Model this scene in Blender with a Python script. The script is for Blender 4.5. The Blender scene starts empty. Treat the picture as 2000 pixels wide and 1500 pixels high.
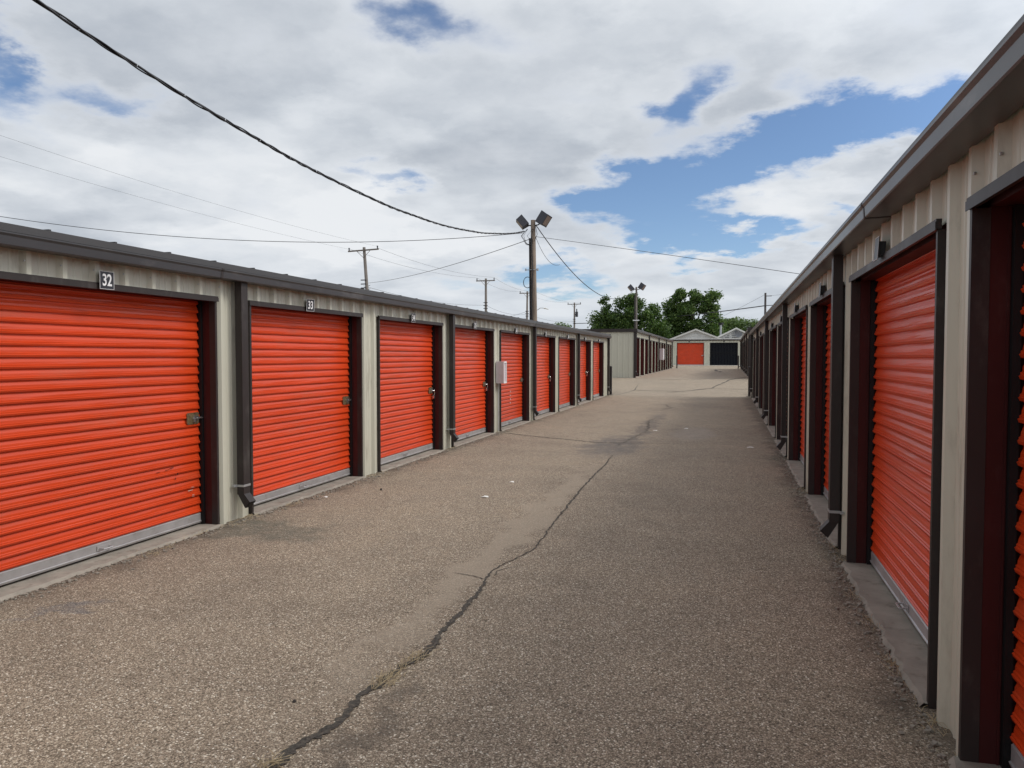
import bpy, math, random
from mathutils import Vector, Matrix
R = math.radians
random.seed(7)
sc = bpy.context.scene
col = sc.collection

# ------------------------------------------------------------------ camera
cam = bpy.data.objects.new("camera", bpy.data.cameras.new("camera")); col.objects.link(cam)
cam.data.sensor_width = 36; cam.data.lens = 26.82
cam.data.clip_start = 0.05; cam.data.clip_end = 4000
cam.location = (0, 0, 1.65)
cam.rotation_euler = (R(90 - 2.114), 0, R(15.556))
sc.camera = cam
sc.render.resolution_x = 1024; sc.render.resolution_y = 768

# ------------------------------------------------------------------ world: nishita sky with broken cloud
SUN = Vector((0.69, 0.15, 0.71)).normalized()
w = bpy.data.worlds.new("World"); sc.world = w; w.use_nodes = True
wt = w.node_tree; wt.nodes.clear()
w.cycles.sampling_method = 'MANUAL'; w.cycles.sample_map_resolution = 512

class NT:
    """tiny node-graph helper"""
    def __init__(s, tree): s.t = tree
    def n(s, typ, **kw):
        nd = s.t.nodes.new(typ)
        for k, v in kw.items(): setattr(nd, k, v)
        return nd
    def put(s, sock, v):
        if isinstance(v, bpy.types.NodeSocket): s.t.links.new(v, sock)
        elif isinstance(v, tuple) and sock.type == 'RGBA' and len(v) == 3: sock.default_value = (*v, 1)
        else: sock.default_value = v
    def m(s, op, a, b=None, c=None, clamp=False):
        nd = s.n('ShaderNodeMath', operation=op, use_clamp=clamp)
        s.put(nd.inputs[0], a)
        if b is not None: s.put(nd.inputs[1], b)
        if c is not None: s.put(nd.inputs[2], c)
        return nd.outputs[0]
    def mix(s, f, a, b, mode='MIX'):
        nd = s.n('ShaderNodeMix', data_type='RGBA', blend_type=mode)
        s.put(nd.inputs[0], f); s.put(nd.inputs[6], a); s.put(nd.inputs[7], b)
        return nd.outputs[2]
    def noise(s, vec, scale, detail=4, rough=.55, dist=0.0, color=False):
        nd = s.n('ShaderNodeTexNoise')
        s.put(nd.inputs['Vector'], vec); nd.inputs['Scale'].default_value = scale
        nd.inputs['Detail'].default_value = detail; nd.inputs['Roughness'].default_value = rough
        nd.inputs['Distortion'].default_value = dist
        return nd.outputs['Color'] if color else nd.outputs['Fac']
    def step(s, v, lo, hi, a=0.0, b=1.0):
        nd = s.n('ShaderNodeMapRange', interpolation_type='SMOOTHSTEP')
        s.put(nd.inputs[0], v); nd.inputs[1].default_value = lo; nd.inputs[2].default_value = hi
        nd.inputs[3].default_value = a; nd.inputs[4].default_value = b
        return nd.outputs[0]
    def ramp(s, v, stops, interp='LINEAR'):
        nd = s.n('ShaderNodeValToRGB'); nd.color_ramp.interpolation = interp
        e = nd.color_ramp.elements
        while len(e) < len(stops): e.new(0.5)
        for i, (p, c) in enumerate(stops): e[i].position = p; e[i].color = (*c, 1)
        s.put(nd.inputs[0], v); return nd.outputs[0]
    def sep(s, v):
        nd = s.n('ShaderNodeSeparateXYZ'); s.put(nd.inputs[0], v); return nd.outputs
    def comb(s, x, y, z):
        nd = s.n('ShaderNodeCombineXYZ')
        for i, q in enumerate((x, y, z)): s.put(nd.inputs[i], q)
        return nd.outputs[0]

W = NT(wt)
sky = W.n('ShaderNodeTexSky', sky_type='NISHITA', sun_disc=False)
sky.sun_elevation = math.asin(SUN.z); sky.sun_rotation = math.atan2(SUN.x, SUN.y)
sky.air_density = 1.0; sky.dust_density = 0.6; sky.ozone_density = 2.2; sky.altitude = 1100
gen = W.n('ShaderNodeTexCoord').outputs['Generated']
dx, dy, dz = W.sep(gen)
az = W.m('ARCTAN2', dx, dy); el = W.m('ARCSINE', dz)
zc = W.m('ADD', W.m('MAXIMUM', dz, 0.0), 0.20)
plane = W.comb(W.m('DIVIDE', dx, zc), W.m('DIVIDE', dy, zc), 0.0)     # the cloud deck seen in perspective
warp = W.noise(plane, 3.2, 6, .60, 0, color=True)
wx, wy, wz = W.sep(warp)
az2 = W.m('ADD', az, W.m('MULTIPLY', W.m('SUBTRACT', wx, .5), .26))
el2 = W.m('ADD', el, W.m('MULTIPLY', W.m('SUBTRACT', wy, .5), .125))
gaps = [(-0.159,0.202,0.036,0.018,1),(-0.116,0.205,0.039,0.019,1),(-0.068,0.212,0.038,0.019,1),(-0.018,0.220,0.037,0.017,1),(0.031,0.235,0.036,0.018,1),(0.073,0.248,0.035,0.018,1),(0.113,0.260,0.036,0.018,1),(0.158,0.270,0.038,0.016,1),(0.211,0.276,0.036,0.011,0.9),(-0.087,0.156,0.038,0.018,0.9),(-0.030,0.146,0.050,0.011,0.9),(0.032,0.145,0.048,0.010,0.9),(-0.056,0.319,0.027,0.025,1),(-0.403,0.407,0.046,0.017,.85),(-0.853,0.327,0.020,0.050,.9),(-0.764,0.284,0.045,0.016,0.5),(-0.456,0.217,0.026,0.010,0.65),(-0.400,0.220,0.024,0.009,0.65),(-0.185,0.103,0.046,0.009,0.7),(-0.245,0.106,0.027,0.013,0.7),(0.145,0.176,0.012,0.007,0.6),(-0.733,0.277,0.032,0.011,0.35),(0.084,0.312,0.029,0.010,0.4),(-0.272,0.391,0.040,0.011,0.3),(-0.338,0.083,0.040,0.008,0.3)]
tot = None
for (a0, e0, ra, re, k) in gaps:      # gaps of blue between the clouds, at their bearing and height
    u = W.m('DIVIDE', W.m('SUBTRACT', az2, a0), ra); v = W.m('DIVIDE', W.m('SUBTRACT', el2, e0), re)
    r2 = W.m('ADD', W.m('MULTIPLY', u, u), W.m('MULTIPLY', v, v))
    g = W.m('MULTIPLY', W.m('EXPONENT', W.m('MULTIPLY', r2, -0.46)), k)
    tot = g if tot is None else W.m('ADD', tot, g)
tot = W.m('MINIMUM', tot, 1.30)
n1 = W.noise(plane, 1.3, 5, .55, .2)
n2 = W.noise(plane, 4.0, 7, .58, .0)
dens = W.m('ADD', W.m('MULTIPLY', n1, .9), W.m('MULTIPLY', n2, 1.0))
dens = W.m('SUBTRACT', W.m('ADD', dens, -0.09), W.m('MULTIPLY', tot, 1.08))
alpha = W.step(dens, -0.22, 0.74)
def billow(vec, scale):
    v = W.n('ShaderNodeTexVoronoi', feature='SMOOTH_F1'); W.put(v.inputs['Vector'], vec); v.inputs['Scale'].default_value = scale
    v.inputs['Smoothness'].default_value = .55; v.inputs['Detail'].default_value = 1.5; v.inputs['Roughness'].default_value = .5
    return v.outputs['Distance']
wv = W.n('ShaderNodeVectorMath', operation='ADD'); W.put(wv.inputs[0], plane)
wsc = W.n('ShaderNodeVectorMath', operation='SCALE'); W.put(wsc.inputs[0], warp); wsc.inputs['Scale'].default_value = .35
W.put(wv.inputs[1], wsc.outputs[0])
shade = W.noise(wv.outputs[0], 1.0, 3, .5, .0)
shade2 = W.noise(wv.outputs[0], 3.2, 7, .50, .0)
bil = billow(wv.outputs[0], 2.6)
sh = W.m('ADD', W.m('ADD', W.m('MULTIPLY', shade, .85), W.m('MULTIPLY', shade2, .30)), W.m('MULTIPLY', bil, -.16))
ccol = W.ramp(sh, [(.33, (.43, .475, .54)), (.41, (.54, .585, .645)), (.48, (.68, .72, .77)), (.56, (.83, .855, .885))])
edge = W.step(dens, 1.15, .25)
ccol = W.mix(W.m('MULTIPLY', edge, .8), ccol, (.80, .83, .87))
ccol = W.mix(W.step(dz, .14, .01, 0, .6), ccol, (.66, .715, .775))
skyc = W.mix(1.0, sky.outputs[0], (.104, .110, .118), 'MULTIPLY')
sd = W.n('ShaderNodeVectorMath', operation='DOT_PRODUCT'); W.put(sd.inputs[0], gen); sd.inputs[1].default_value = SUN
glow = W.step(sd.outputs['Value'], .35, 1.0, 1.0, 1.9)          # thin cloud is brighter round the veiled sun
final = W.mix(1.0, W.mix(alpha, skyc, ccol), W.comb(glow, glow, glow), 'MULTIPLY')
bg = W.n('ShaderNodeBackground'); W.put(bg.inputs[0], final); bg.inputs[1].default_value = 1.0
wo = W.n('ShaderNodeOutputWorld'); wt.links.new(bg.outputs[0], wo.inputs[0])

sl = bpy.data.lights.new("sun", 'SUN'); so = bpy.data.objects.new("sun", sl); col.objects.link(so)
sl.energy = 1.75; sl.angle = R(20); sl.color = (1.0, .95, .88)
so.rotation_euler = (-SUN).to_track_quat('-Z', 'Y').to_euler()
so.location = (20, -5, 30)
sc.view_settings.view_transform = 'Standard'; sc.view_settings.look = 'None'
sc.view_settings.gamma = 1; sc.view_settings.exposure = 0.0
sc.view_settings.use_curve_mapping = False

# ------------------------------------------------------------------ materials
def mat(name, base, rough=.5, metal=0.0, spec=.5, coat=0.0, var=.12, vscale=3.0, dirt=None, bump=0.0, bscale=40, coords='Object', stretch=(1,1,1), rnd=.06):
    m = bpy.data.materials.new(name); m.use_nodes = True
    T = NT(m.node_tree); bs = m.node_tree.nodes['Principled BSDF']
    tc = T.n('ShaderNodeTexCoord').outputs[coords]
    oi = T.n('ShaderNodeObjectInfo').outputs['Random']
    mp = T.n('ShaderNodeMapping'); T.put(mp.inputs[0], tc); mp.inputs['Scale'].default_value = stretch
    off = T.comb(T.m('MULTIPLY', oi, 37.0), T.m('MULTIPLY', oi, 11.0), 0.0)
    T.put(mp.inputs['Location'], off)
    n = T.noise(mp.outputs[0], vscale, 6, .6)
    lo = tuple(c * (1 - var) for c in base); hi = tuple(min(1, c * (1 + var)) for c in base)
    c = T.ramp(n, [(.3, lo), (.7, hi)])
    if dirt:
        dc, amt, dscale = dirt
        d = T.step(T.noise(mp.outputs[0], dscale, 8, .7), .52, .72, 0, amt)
        c = T.mix(d, c, dc)
    b = T.m('ADD', T.m('MULTIPLY', oi, 2 * rnd), 1 - rnd)
    c = T.mix(1.0, c, T.comb(b, b, b), 'MULTIPLY')
    T.put(bs.inputs['Base Color'], c)
    rn = T.m('ADD', T.m('MULTIPLY', T.m('SUBTRACT', n, .5), .25), rough, clamp=True)
    T.put(bs.inputs['Roughness'], rn)
    bs.inputs['Metallic'].default_value = metal
    bs.inputs['Specular IOR Level'].default_value = spec
    bs.inputs['Coat Weight'].default_value = coat; bs.inputs['Coat Roughness'].default_value = .15
    if bump:
        bp = T.n('ShaderNodeBump'); bp.inputs['Strength'].default_value = bump; bp.inputs['Distance'].default_value = .004
        T.put(bp.inputs['Height'], T.noise(mp.outputs[0], bscale, 5, .6)); T.put(bs.inputs['Normal'], bp.outputs[0])
    return m

M = {}
M['door'] = mat('orange_red_paint', (.60, .055, .010), .36, spec=.38, coat=.08, var=.10, vscale=1.6, dirt=((.46,.10,.05), .45, 3.0), bump=.25, bscale=3, stretch=(1, .35, 1.6), rnd=.09)
M['cream'] = mat('cream_siding', (.56, .55, .455), .38, var=.05, vscale=2, dirt=((.30, .28, .22), .65, 4), stretch=(1, 1, .25), rnd=.02)
M['endcream'] = mat('pale_beige_grey_siding', (.50, .485, .405), .42, var=.05, vscale=2, dirt=((.33, .33, .27), .45, 4), stretch=(1, 1, .25), rnd=.02)
M['charcoal'] = mat('charcoal_trim', (.038, .031, .030), .45, spec=.25, var=.12, vscale=4, dirt=((.13, .12, .11), .35, 5), stretch=(1, 1, .4))
M['gutter'] = mat('gutter_metal', (.048, .047, .050), .33, var=.12, vscale=2, dirt=((.20, .19, .18), .4, 5), stretch=(1, .3, 1))
M['maroon'] = mat('maroon_jamb', (.055, .013, .013), .5, spec=.2, var=.15, vscale=4, dirt=((.10, .05, .045), .3, 7), stretch=(1, 1, .4))
M['black'] = mat('black_metal', (.012, .012, .013), .55, spec=.25, var=.2)
M['alu'] = mat('aluminium_bar', (.40, .39, .39), .42, metal=.35, var=.12, vscale=6, dirt=((.22, .19, .16), .5, 7))
M['zinc'] = mat('zinc_latch', (.34, .27, .15), .35, metal=.75, var=.3, vscale=30)
M['chrome'] = mat('steel_lock', (.6, .6, .6), .25, metal=.9)
M['concrete'] = mat('concrete', (.27, .24, .20), .85, var=.22, vscale=5, dirt=((.13, .105, .08), .7, 9), bump=.6, bscale=60)
M['plate'] = mat('sign_black', (.022, .022, .028), .4, var=.1)
M['white'] = mat('white_paint', (.78, .78, .78), .5, var=.04)
M['box'] = mat('pinkish_white_box', (.62, .55, .57), .5, var=.06, dirt=((.42, .36, .34), .4, 8))
M['wood'] = mat('weathered_pole_wood', (.19, .145, .11), .85, var=.35, vscale=7, dirt=((.05, .04, .035), .85, 5), bump=.7, bscale=30, stretch=(3, 3, .25))
M['greywood'] = mat('grey_pole_wood', (.15, .13, .115), .85, var=.3, vscale=5, stretch=(3, 3, .25))
M['cable'] = mat('black_cable', (.018, .017, .02), .45, var=.3, vscale=9)
M['thinwire'] = mat('grey_wire', (.14, .15, .165), .5)
M['lamp'] = mat('floodlight_housing', (.035, .035, .045), .4, var=.15)
M['lens'] = mat('floodlight_glass', (.20, .15, .13), .2, spec=.6)
M['galv'] = mat('galvanised_steel', (.42, .43, .44), .4, metal=.5)
M['roof'] = mat('roof_metal', (.045, .042, .042), .4, var=.1)
M['whiteroof'] = mat('whitish_roof_edge', (.62, .62, .60), .6, var=.15, vscale=1.2)
M['siding_white'] = mat('pale_siding', (.62, .64, .645), .7, var=.12, vscale=2)
M['trimwhite'] = mat('white_trim', (.66, .66, .63), .6, var=.08)
M['shingle'] = mat('grey_shingles', (.42, .42, .41), .9, var=.2, vscale=6)
M['darkdoor'] = mat('dark_shutter', (.006, .007, .011), .75, spec=.2, var=.3, vscale=5, stretch=(6, 1, .5))
M['straw'] = mat('dry_straw', (.38, .30, .18), .9, var=.35, vscale=40)
M['paper'] = mat('paper', (.75, .74, .70), .8, var=.05)
M['rock'] = mat('dark_pebble', (.05, .04, .035), .8, var=.3)
M['bark'] = mat('bark', (.10, .075, .055), .9, var=.3)
M['dish'] = mat('dish_grey', (.17, .18, .20), .5)
M['scuff'] = mat('pale_scuff', (.55, .35, .28), .7, var=.3, vscale=60)
M['crack'] = mat('crack_filler', (.060, .052, .042), .95, var=.75, vscale=70, dirt=((.20, .165, .125), .8, 28), bump=1.0, bscale=140)

def foliage(name, a, b, c):
    m = bpy.data.materials.new(name); m.use_nodes = True
    T = NT(m.node_tree); bs = m.node_tree.nodes['Principled BSDF']
    g = T.n('ShaderNodeNewGeometry')
    cc = T.ramp(g.outputs['Random Per Island'], [(0, a), (.55, b), (1, c)])
    T.put(bs.inputs['Base Color'], cc); bs.inputs['Roughness'].default_value = .55
    bs.inputs['Specular IOR Level'].default_value = .3
    tr = T.n('ShaderNodeBsdfTranslucent'); T.put(tr.inputs[0], T.mix(1.0, cc, (1.3, 1.5, .7), 'MULTIPLY'))
    mx = T.n('ShaderNodeMixShader'); mx.inputs[0].default_value = .28
    out = m.node_tree.nodes['Material Output']
    m.node_tree.links.new(bs.outputs[0], mx.inputs[1]); m.node_tree.links.new(tr.outputs[0], mx.inputs[2])
    m.node_tree.links.new(mx.outputs[0], out.inputs[0])
    return m
M['leaf1'] = foliage('dark_leaves', (.028, .060, .016), (.065, .115, .030), (.125, .180, .052))
M['leaf2'] = foliage('mid_leaves', (.034, .072, .018), (.080, .135, .036), (.150, .205, .062))
M['leaf3'] = foliage('pale_leaves', (.06, .105, .035), (.115, .17, .06), (.17, .23, .09))

def ground_material():
    m = bpy.data.materials.new('chip_seal_asphalt'); m.use_nodes = True
    T = NT(m.node_tree); bs = m.node_tree.nodes['Principled BSDF']
    P = T.n('ShaderNodeTexCoord').outputs['Object']
    x, y, z = T.sep(P)
    flat = T.comb(x, y, 0.0)
    wob = T.sep(T.noise(flat, 2.2, 5, .6, 0, color=True))
    xw = T.m('ADD', x, T.m('MULTIPLY', T.m('SUBTRACT', wob[0], .5), .9)); yw = T.m('ADD', y, T.m('MULTIPLY', T.m('SUBTRACT', wob[1], .5), 1.6))
    def vor(scale, feat='F1'):
        v = T.n('ShaderNodeTexVoronoi', feature=feat); T.put(v.inputs['Vector'], flat); v.inputs['Scale'].default_value = scale; return v
    v1 = vor(128); v2 = vor(215)
    c1 = T.sep(v1.outputs['Color']); c2 = T.sep(v2.outputs['Color'])
    stone = T.ramp(c1[0], [(0, (.075, .058, .043)), (.28, (.215, .167, .125)), (.6, (.315, .252, .192)), (.83, (.44, .37, .295)), (.94, (.60, .53, .44)), (1, (.74, .68, .60))])
    fine = T.ramp(c2[1], [(0, (.085, .066, .050)), (.5, (.25, .196, .148)), (1, (.48, .395, .31))])
    base = T.mix(T.step(c1[1], .42, .58), stone, fine)
    gap = T.step(v1.outputs['Distance'], .42, .75, 0, .55)
    base = T.mix(gap, base, (.06, .047, .036))
    # broad tone changes: worn, dusty and oily places
    big = T.noise(flat, .33, 5, .6); mid = T.noise(flat, 1.7, 6, .65)
    k = T.m('ADD', T.m('MULTIPLY', big, .55), T.m('MULTIPLY', mid, .45))
    kk = T.ramp(k, [(.33, (.88, .88, .86)), (.5, (1.13, 1.13, 1.09)), (.68, (1.30, 1.28, 1.20))])
    base = T.mix(1.0, base, kk, 'MULTIPLY')
    def blob(cx, cy, rx, ry, p0=1.15, p1=.5):
        u = T.m('DIVIDE', T.m('SUBTRACT', xw, cx), rx); v = T.m('DIVIDE', T.m('SUBTRACT', yw, cy), ry)
        return T.step(T.m('SQRT', T.m('ADD', T.m('MULTIPLY', u, u), T.m('MULTIPLY', v, v))), p1, p0, 1, 0)
    # dusty sand washed up along the crack
    sand = T.m('MULTIPLY', blob(-1.86, 7.3, .20, 4.4), .70)
    fs = T.noise(flat, 60, 3, .6)
    base = T.mix(sand, base, T.ramp(fs, [(.3, (.27, .22, .165)), (.7, (.39, .325, .25))]))
    dirty = T.noise(flat, 6, 6, .7)
    def tone_patch(f, c, amt):
        nonlocal base
        base = T.mix(T.m('MULTIPLY', T.m('MULTIPLY', f, T.step(dirty, .25, .6)), amt), base, c)
    tone_patch(blob(-4.15, 6.2, .75, .38), (.070, .080, .066), .55)
    tone_patch(blob(-1.95, 14.0, .62, 2.0), (.12, .11, .105), .75)
    tone_patch(blob(-1.72, 18.5, .22, 4.5), (.12, .105, .095), .65)
    tone_patch(blob(-1.47, 3.25, .10, .55), (.10, .082, .065), .55)
    tone_patch(blob(-1.50, 2.70, .10, .30), (.10, .082, .065), .55)
    tone_patch(blob(-4.1, 3.9, .22, .15), (.10, .11, .13), .5)
    tone_patch(blob(-.6, 16.6, .5, 1.6), (.34, .30, .27), .35)
    tone_patch(blob(-.75, 53, 1.3, 9), (.115, .09, .075), .6)  # long darker patch down the far yard
    # grit and dirt lying along the foot of the buildings
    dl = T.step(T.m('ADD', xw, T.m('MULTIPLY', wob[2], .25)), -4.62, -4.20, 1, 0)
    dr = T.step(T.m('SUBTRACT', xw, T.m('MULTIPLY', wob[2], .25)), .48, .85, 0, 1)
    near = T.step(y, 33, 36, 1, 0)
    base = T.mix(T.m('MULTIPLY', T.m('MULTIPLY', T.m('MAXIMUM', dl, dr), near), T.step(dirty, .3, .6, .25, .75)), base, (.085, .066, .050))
    # surface mixed paler from the row ends onward
    far = T.step(T.m('ADD', y, T.m('MULTIPLY', wob[0], 1.6)), 31.8, 33.6)
    base = T.mix(T.m('MULTIPLY', far, .3), base, (.36, .30, .235))
    grass = T.step(T.m('ABSOLUTE', x), 60, 75); base = T.mix(grass, base, (.09, .11, .04))
    T.put(bs.inputs['Base Color'], base); bs.inputs['Roughness'].default_value = .88
    bs.inputs['Specular IOR Level'].default_value = .25
    hgt = T.m('ADD', T.m('MULTIPLY', v1.outputs['Distance'], -1.0), T.m('MULTIPLY', c1[2], .5))
    bp = T.n('ShaderNodeBump'); bp.inputs['Strength'].default_value = .75; bp.inputs['Distance'].default_value = .004
    T.put(bp.inputs['Height'], hgt)
    b2 = T.n('ShaderNodeBump'); b2.inputs['Strength'].default_value = .35; b2.inputs['Distance'].default_value = .05
    T.put(b2.inputs['Height'], mid); T.put(b2.inputs['Normal'], bp.outputs[0])
    T.put(bs.inputs['Normal'], b2.outputs[0])
    return m
M['ground'] = ground_material()

# ------------------------------------------------------------------ mesh builder
class MB:
    def __init__(s, T=None): s.v = []; s.f = []; s.T = T
    def add(s, vs, fs):
        b = len(s.v); s.v += [tuple(q) for q in vs]; s.f += [tuple(b + i for i in f) for f in fs]; return s
    def box(s, x0, x1, y0, y1, z0, z1):
        return s.add([(x0,y0,z0),(x1,y0,z0),(x1,y1,z0),(x0,y1,z0),(x0,y0,z1),(x1,y0,z1),(x1,y1,z1),(x0,y1,z1)],
                     [(0,3,2,1),(4,5,6,7),(0,1,5,4),(1,2,6,5),(2,3,7,6),(3,0,4,7)])
    def bbox(s, x0, x1, y0, y1, z0, z1, b):       # box with chamfered edges round its y-z outline
        pts = [(y0+b,z0),(y1-b,z0),(y1,z0+b),(y1,z1-b),(y1-b,z1),(y0+b,z1),(y0,z1-b),(y0,z0+b)]
        n = 8
        vs = [(x0, p[0], p[1]) for p in pts] + [(x1, p[0], p[1]) for p in pts]
        fs = [tuple(range(n))[::-1], tuple(range(n, 2*n))] + [(i, (i+1) % n, n+(i+1) % n, n+i) for i in range(n)]
        return s.add(vs, fs)
    def ext_y(s, prof, y0, y1, seg=1, closed=True, jit=0.0, ztaper=None):   # prof = [(o,z)] carried along y
        n = len(prof); vs = []; fs = []
        for k in range(seg + 1):
            y = y0 + (y1 - y0) * k / seg
            for (o, z) in prof:
                j = random.uniform(-jit, jit) if jit else 0
                vs.append((o + j, y, z))
        for k in range(seg):
            for i in range(n if closed else n - 1):
                a = k*n + i; b = k*n + (i+1) % n
                fs.append((a, b, b+n, a+n))
        if closed: fs += [tuple(range(n)), tuple(range(seg*n, seg*n+n))]
        return s.add(vs, fs)
    def tube(s, pts, r, n=8, r1=None, caps=True):
        pts = [Vector(p) for p in pts]; m = len(pts); vs = []; fs = []
        for i, p in enumerate(pts):
            d = (pts[min(i+1, m-1)] - pts[max(i-1, 0)]).normalized()
            up = Vector((0,0,1)) if abs(d.z) < .9 else Vector((1,0,0))
            a = d.cross(up).normalized(); b = d.cross(a)
            rr = r if r1 is None else r + (r1 - r) * i / (m-1)
            for k in range(n):
                t = 2*math.pi*k/n; vs.append(p + a*math.cos(t)*rr + b*math.sin(t)*rr)
        for i in range(m-1):
            for k in range(n):
                fs.append((i*n+k, i*n+(k+1) % n, (i+1)*n+(k+1) % n, (i+1)*n+k))
        if caps: fs += [tuple(range(n)), tuple(range((m-1)*n, m*n))]
        return s.add(vs, fs)
    def xform(s, Mx, start=0):
        for i in range(start, len(s.v)): s.v[i] = tuple(Mx @ Vector(s.v[i]))
        return s
    def build(s, name, m, parent=None, smooth=False, sx=1, loc=None, label=None):
        vs = [(x*sx, y, z) for (x, y, z) in s.v] if sx != 1 else s.v
        fs = [f[::-1] for f in s.f] if sx < 0 else s.f
        me = bpy.data.meshes.new(name); me.from_pydata(vs, [], fs); me.update()
        me.materials.append(m)
        if smooth:
            for p in me.polygons: p.use_smooth = True
        o = bpy.data.objects.new(name, me); col.objects.link(o)
        if parent: o.parent = parent
        if loc: o.location = loc
        if label: o['label'] = label
        return o

def tag(o, label=None, cat=None, group=None, kind=None):
    if label: o['label'] = label
    if cat: o['category'] = cat
    if group: o['group'] = group
    if kind: o['kind'] = kind
    return o
def thing(name, label, cat, loc=(0,0,0), rz=0, group=None):
    o = bpy.data.objects.new(name, None); o.empty_display_size = .2; col.objects.link(o)
    o.location = loc; o.rotation_euler = (0, 0, rz); return tag(o, label, cat, group)
def copy_tree(o, parent=None, loc=None):
    c = o.copy(); col.objects.link(c); c.parent = parent
    if loc is not None: c.location = loc
    for ch in list(o.children): copy_tree(ch, c)
    return c
def text_mesh(txt, name, size, m, parent, Mx, sx=.7):
    cu = bpy.data.curves.new(name, 'FONT'); cu.body = txt; cu.size = size; cu.align_x = 'CENTER'; cu.align_y = 'CENTER'
    cu.extrude = .0012; cu.offset = size*.018
    t = bpy.data.objects.new(name, cu); col.objects.link(t)
    dg = bpy.context.evaluated_depsgraph_get(); dg.update()
    me = bpy.data.meshes.new_from_object(t.evaluated_get(dg)); bpy.data.objects.remove(t)
    me.transform(Mx @ Matrix.Diagonal((sx, 1, 1, 1))); me.materials.clear(); me.materials.append(m)
    o = bpy.data.objects.new(name, me); col.objects.link(o); o.parent = parent; return o

# ------------------------------------------------------------------ ground
def gz(y):
    if y < 33: return 0.0
    if y < 42: t = (y-33)/9; return .45*t*t*(3-2*t)
    if y < 73: return .45
    if y < 81: t = (y-73)/8; return .45 + .21*t*t*(3-2*t)
    return .66
ys = [-60, -10, 0, 10, 20, 30] + [33 + i*.75 for i in range(13)] + [50, 60, 73] + [73 + i for i in range(1, 9)] + [100, 150, 400, 1500]
xs = [-900, -200, -60, -20, -4.72, 0, .95, 20, 60, 200, 900]
g = MB(); g.add([(x, y, gz(y)) for y in ys for x in xs],
    [(j*len(xs)+i, j*len(xs)+i+1, (j+1)*len(xs)+i+1, (j+1)*len(xs)+i) for j in range(len(ys)-1) for i in range(len(xs)-1)])
tag(g.build('ground', M['ground']), kind='structure')

# cracks in the asphalt
def crack(name, pts, wd, label, seed, step=.02):
    rng = random.Random(seed); L = []
    for (a, b) in zip(pts[:-1], pts[1:]):
        va, vb = Vector(a[:2]), Vector(b[:2]); n = max(1, int((vb-va).length/step))
        for i in range(n): L.append((va.lerp(vb, i/n), a[2] + (b[2]-a[2])*i/n))
    L.append((Vector(pts[-1][:2]), pts[-1][2]))
    vs = []; w0 = 0; off = 0
    for i, (p, wdt) in enumerate(L):
        d = (L[min(i+1, len(L)-1)][0] - L[max(i-1, 0)][0]).normalized(); nrm = Vector((-d.y, d.x))
        off = off*.8 + rng.uniform(-1, 1)*wd*.35
        kw = 1.3 if wdt > .015 else 1.0; a = kw*wdt*(.25 + .85*rng.random()); b = kw*wdt*(.25 + .85*rng.random())
        if i in (0, len(L)-1): a = b = .001
        q = p + nrm*off
        vs += [(q.x + nrm.x*a, q.y + nrm.y*a, gz(q.y)+.004), (q.x - nrm.x*b, q.y - nrm.y*b, gz(q.y)+.0045)]
    fs = [(2*i, 2*i+1, 2*i+3, 2*i+2) for i in range(len(L)-1)]
    m = MB().add(vs, fs); o = m.build(name, M['crack']); tag(o, label, kind='structure'); return o
main = [(-1.76,2.40,.02),(-1.73,2.63,.028),(-1.72,2.84,.026),(-1.67,2.97,.024),(-1.65,3.08,.022),(-1.69,3.31,.024),(-1.67,3.43,.030),(-1.64,3.64,.024),(-1.57,3.87,.024),(-1.60,4.18,.022),(-1.63,4.92,.018),(-1.68,5.28,.012),(-1.70,5.59,.010),(-1.65,5.79,.008),(-1.55,6.23,.010),(-1.57,6.70,.010),(-1.63,7.86,.013),(-1.70,9.49,.015),(-1.73,11.63,.014),(-1.78,12.6,.008)]
crack('pavement_crack', main, .02, 'long dirt-filled crack running down the middle of the asphalt aisle', 1)
crack('pavement_crack', [(-1.90,13.9,.006),(-1.74,15.43,.014),(-1.62,16.6,.010),(-1.70,17.9,.020),(-1.84,19.4,.014),(-1.74,20.6,.006)], .07, 'broken crack beyond the grey patch in the middle of the aisle', 11)
crack('pavement_crack', [(-1.95,23.2,.008),(-1.60,24.6,.030),(-1.92,26.0,.016),(-1.70,27.4,.006)], .09, 'short crack in the aisle level with the last left doors', 12)
crack('pavement_crack', [(-4.6,15.66,.02),(-3.29,14.89,.022),(-2.28,14.34,.02),(-1.24,14.54,.015),(-.58,14.55,.012),(1.0,15.0,.01)], .05, 'thin crack crossing the aisle near the white wall box', 2)
crack('pavement_crack', [(-1.52,5.72,.003),(-1.60,5.66,.006),(-1.66,5.55,.005),(-1.64,5.42,.004)], .012, 'small forked crack just beyond the side branch', 21)
crack('pavement_crack', [(-1.98,5.42,.004),(-1.80,5.38,.006),(-1.69,5.31,.008)], .01, 'short side branch of the long middle crack', 3)
crack('pavement_crack', [(-5.88,42.0,.04),(-2.94,40.34,.05),(1.2,42.2,.035)], .1, 'crack crossing the far end of the cross alley', 4, .3)
crack('pavement_crack', [(-4.19,35.28,.05),(-1.86,34.91,.06),(-.78,36.23,.03),(1.2,36.26,.05)], .1, 'dark joint crossing the near side of the cross alley', 5, .3)
crack('pavement_crack', [(-4.43,31.89,.02),(-3.96,35.34,.02),(-4.09,38.39,.012)], .1, 'crack running along the cross alley off the left row corner', 6, .3)
crack('pavement_crack', [(-2.33,49.5,.10),(-1.9,49.0,.16),(-1.21,48.5,.10)], .1, 'short dark crack in the raised far yard', 7, .3)
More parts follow.
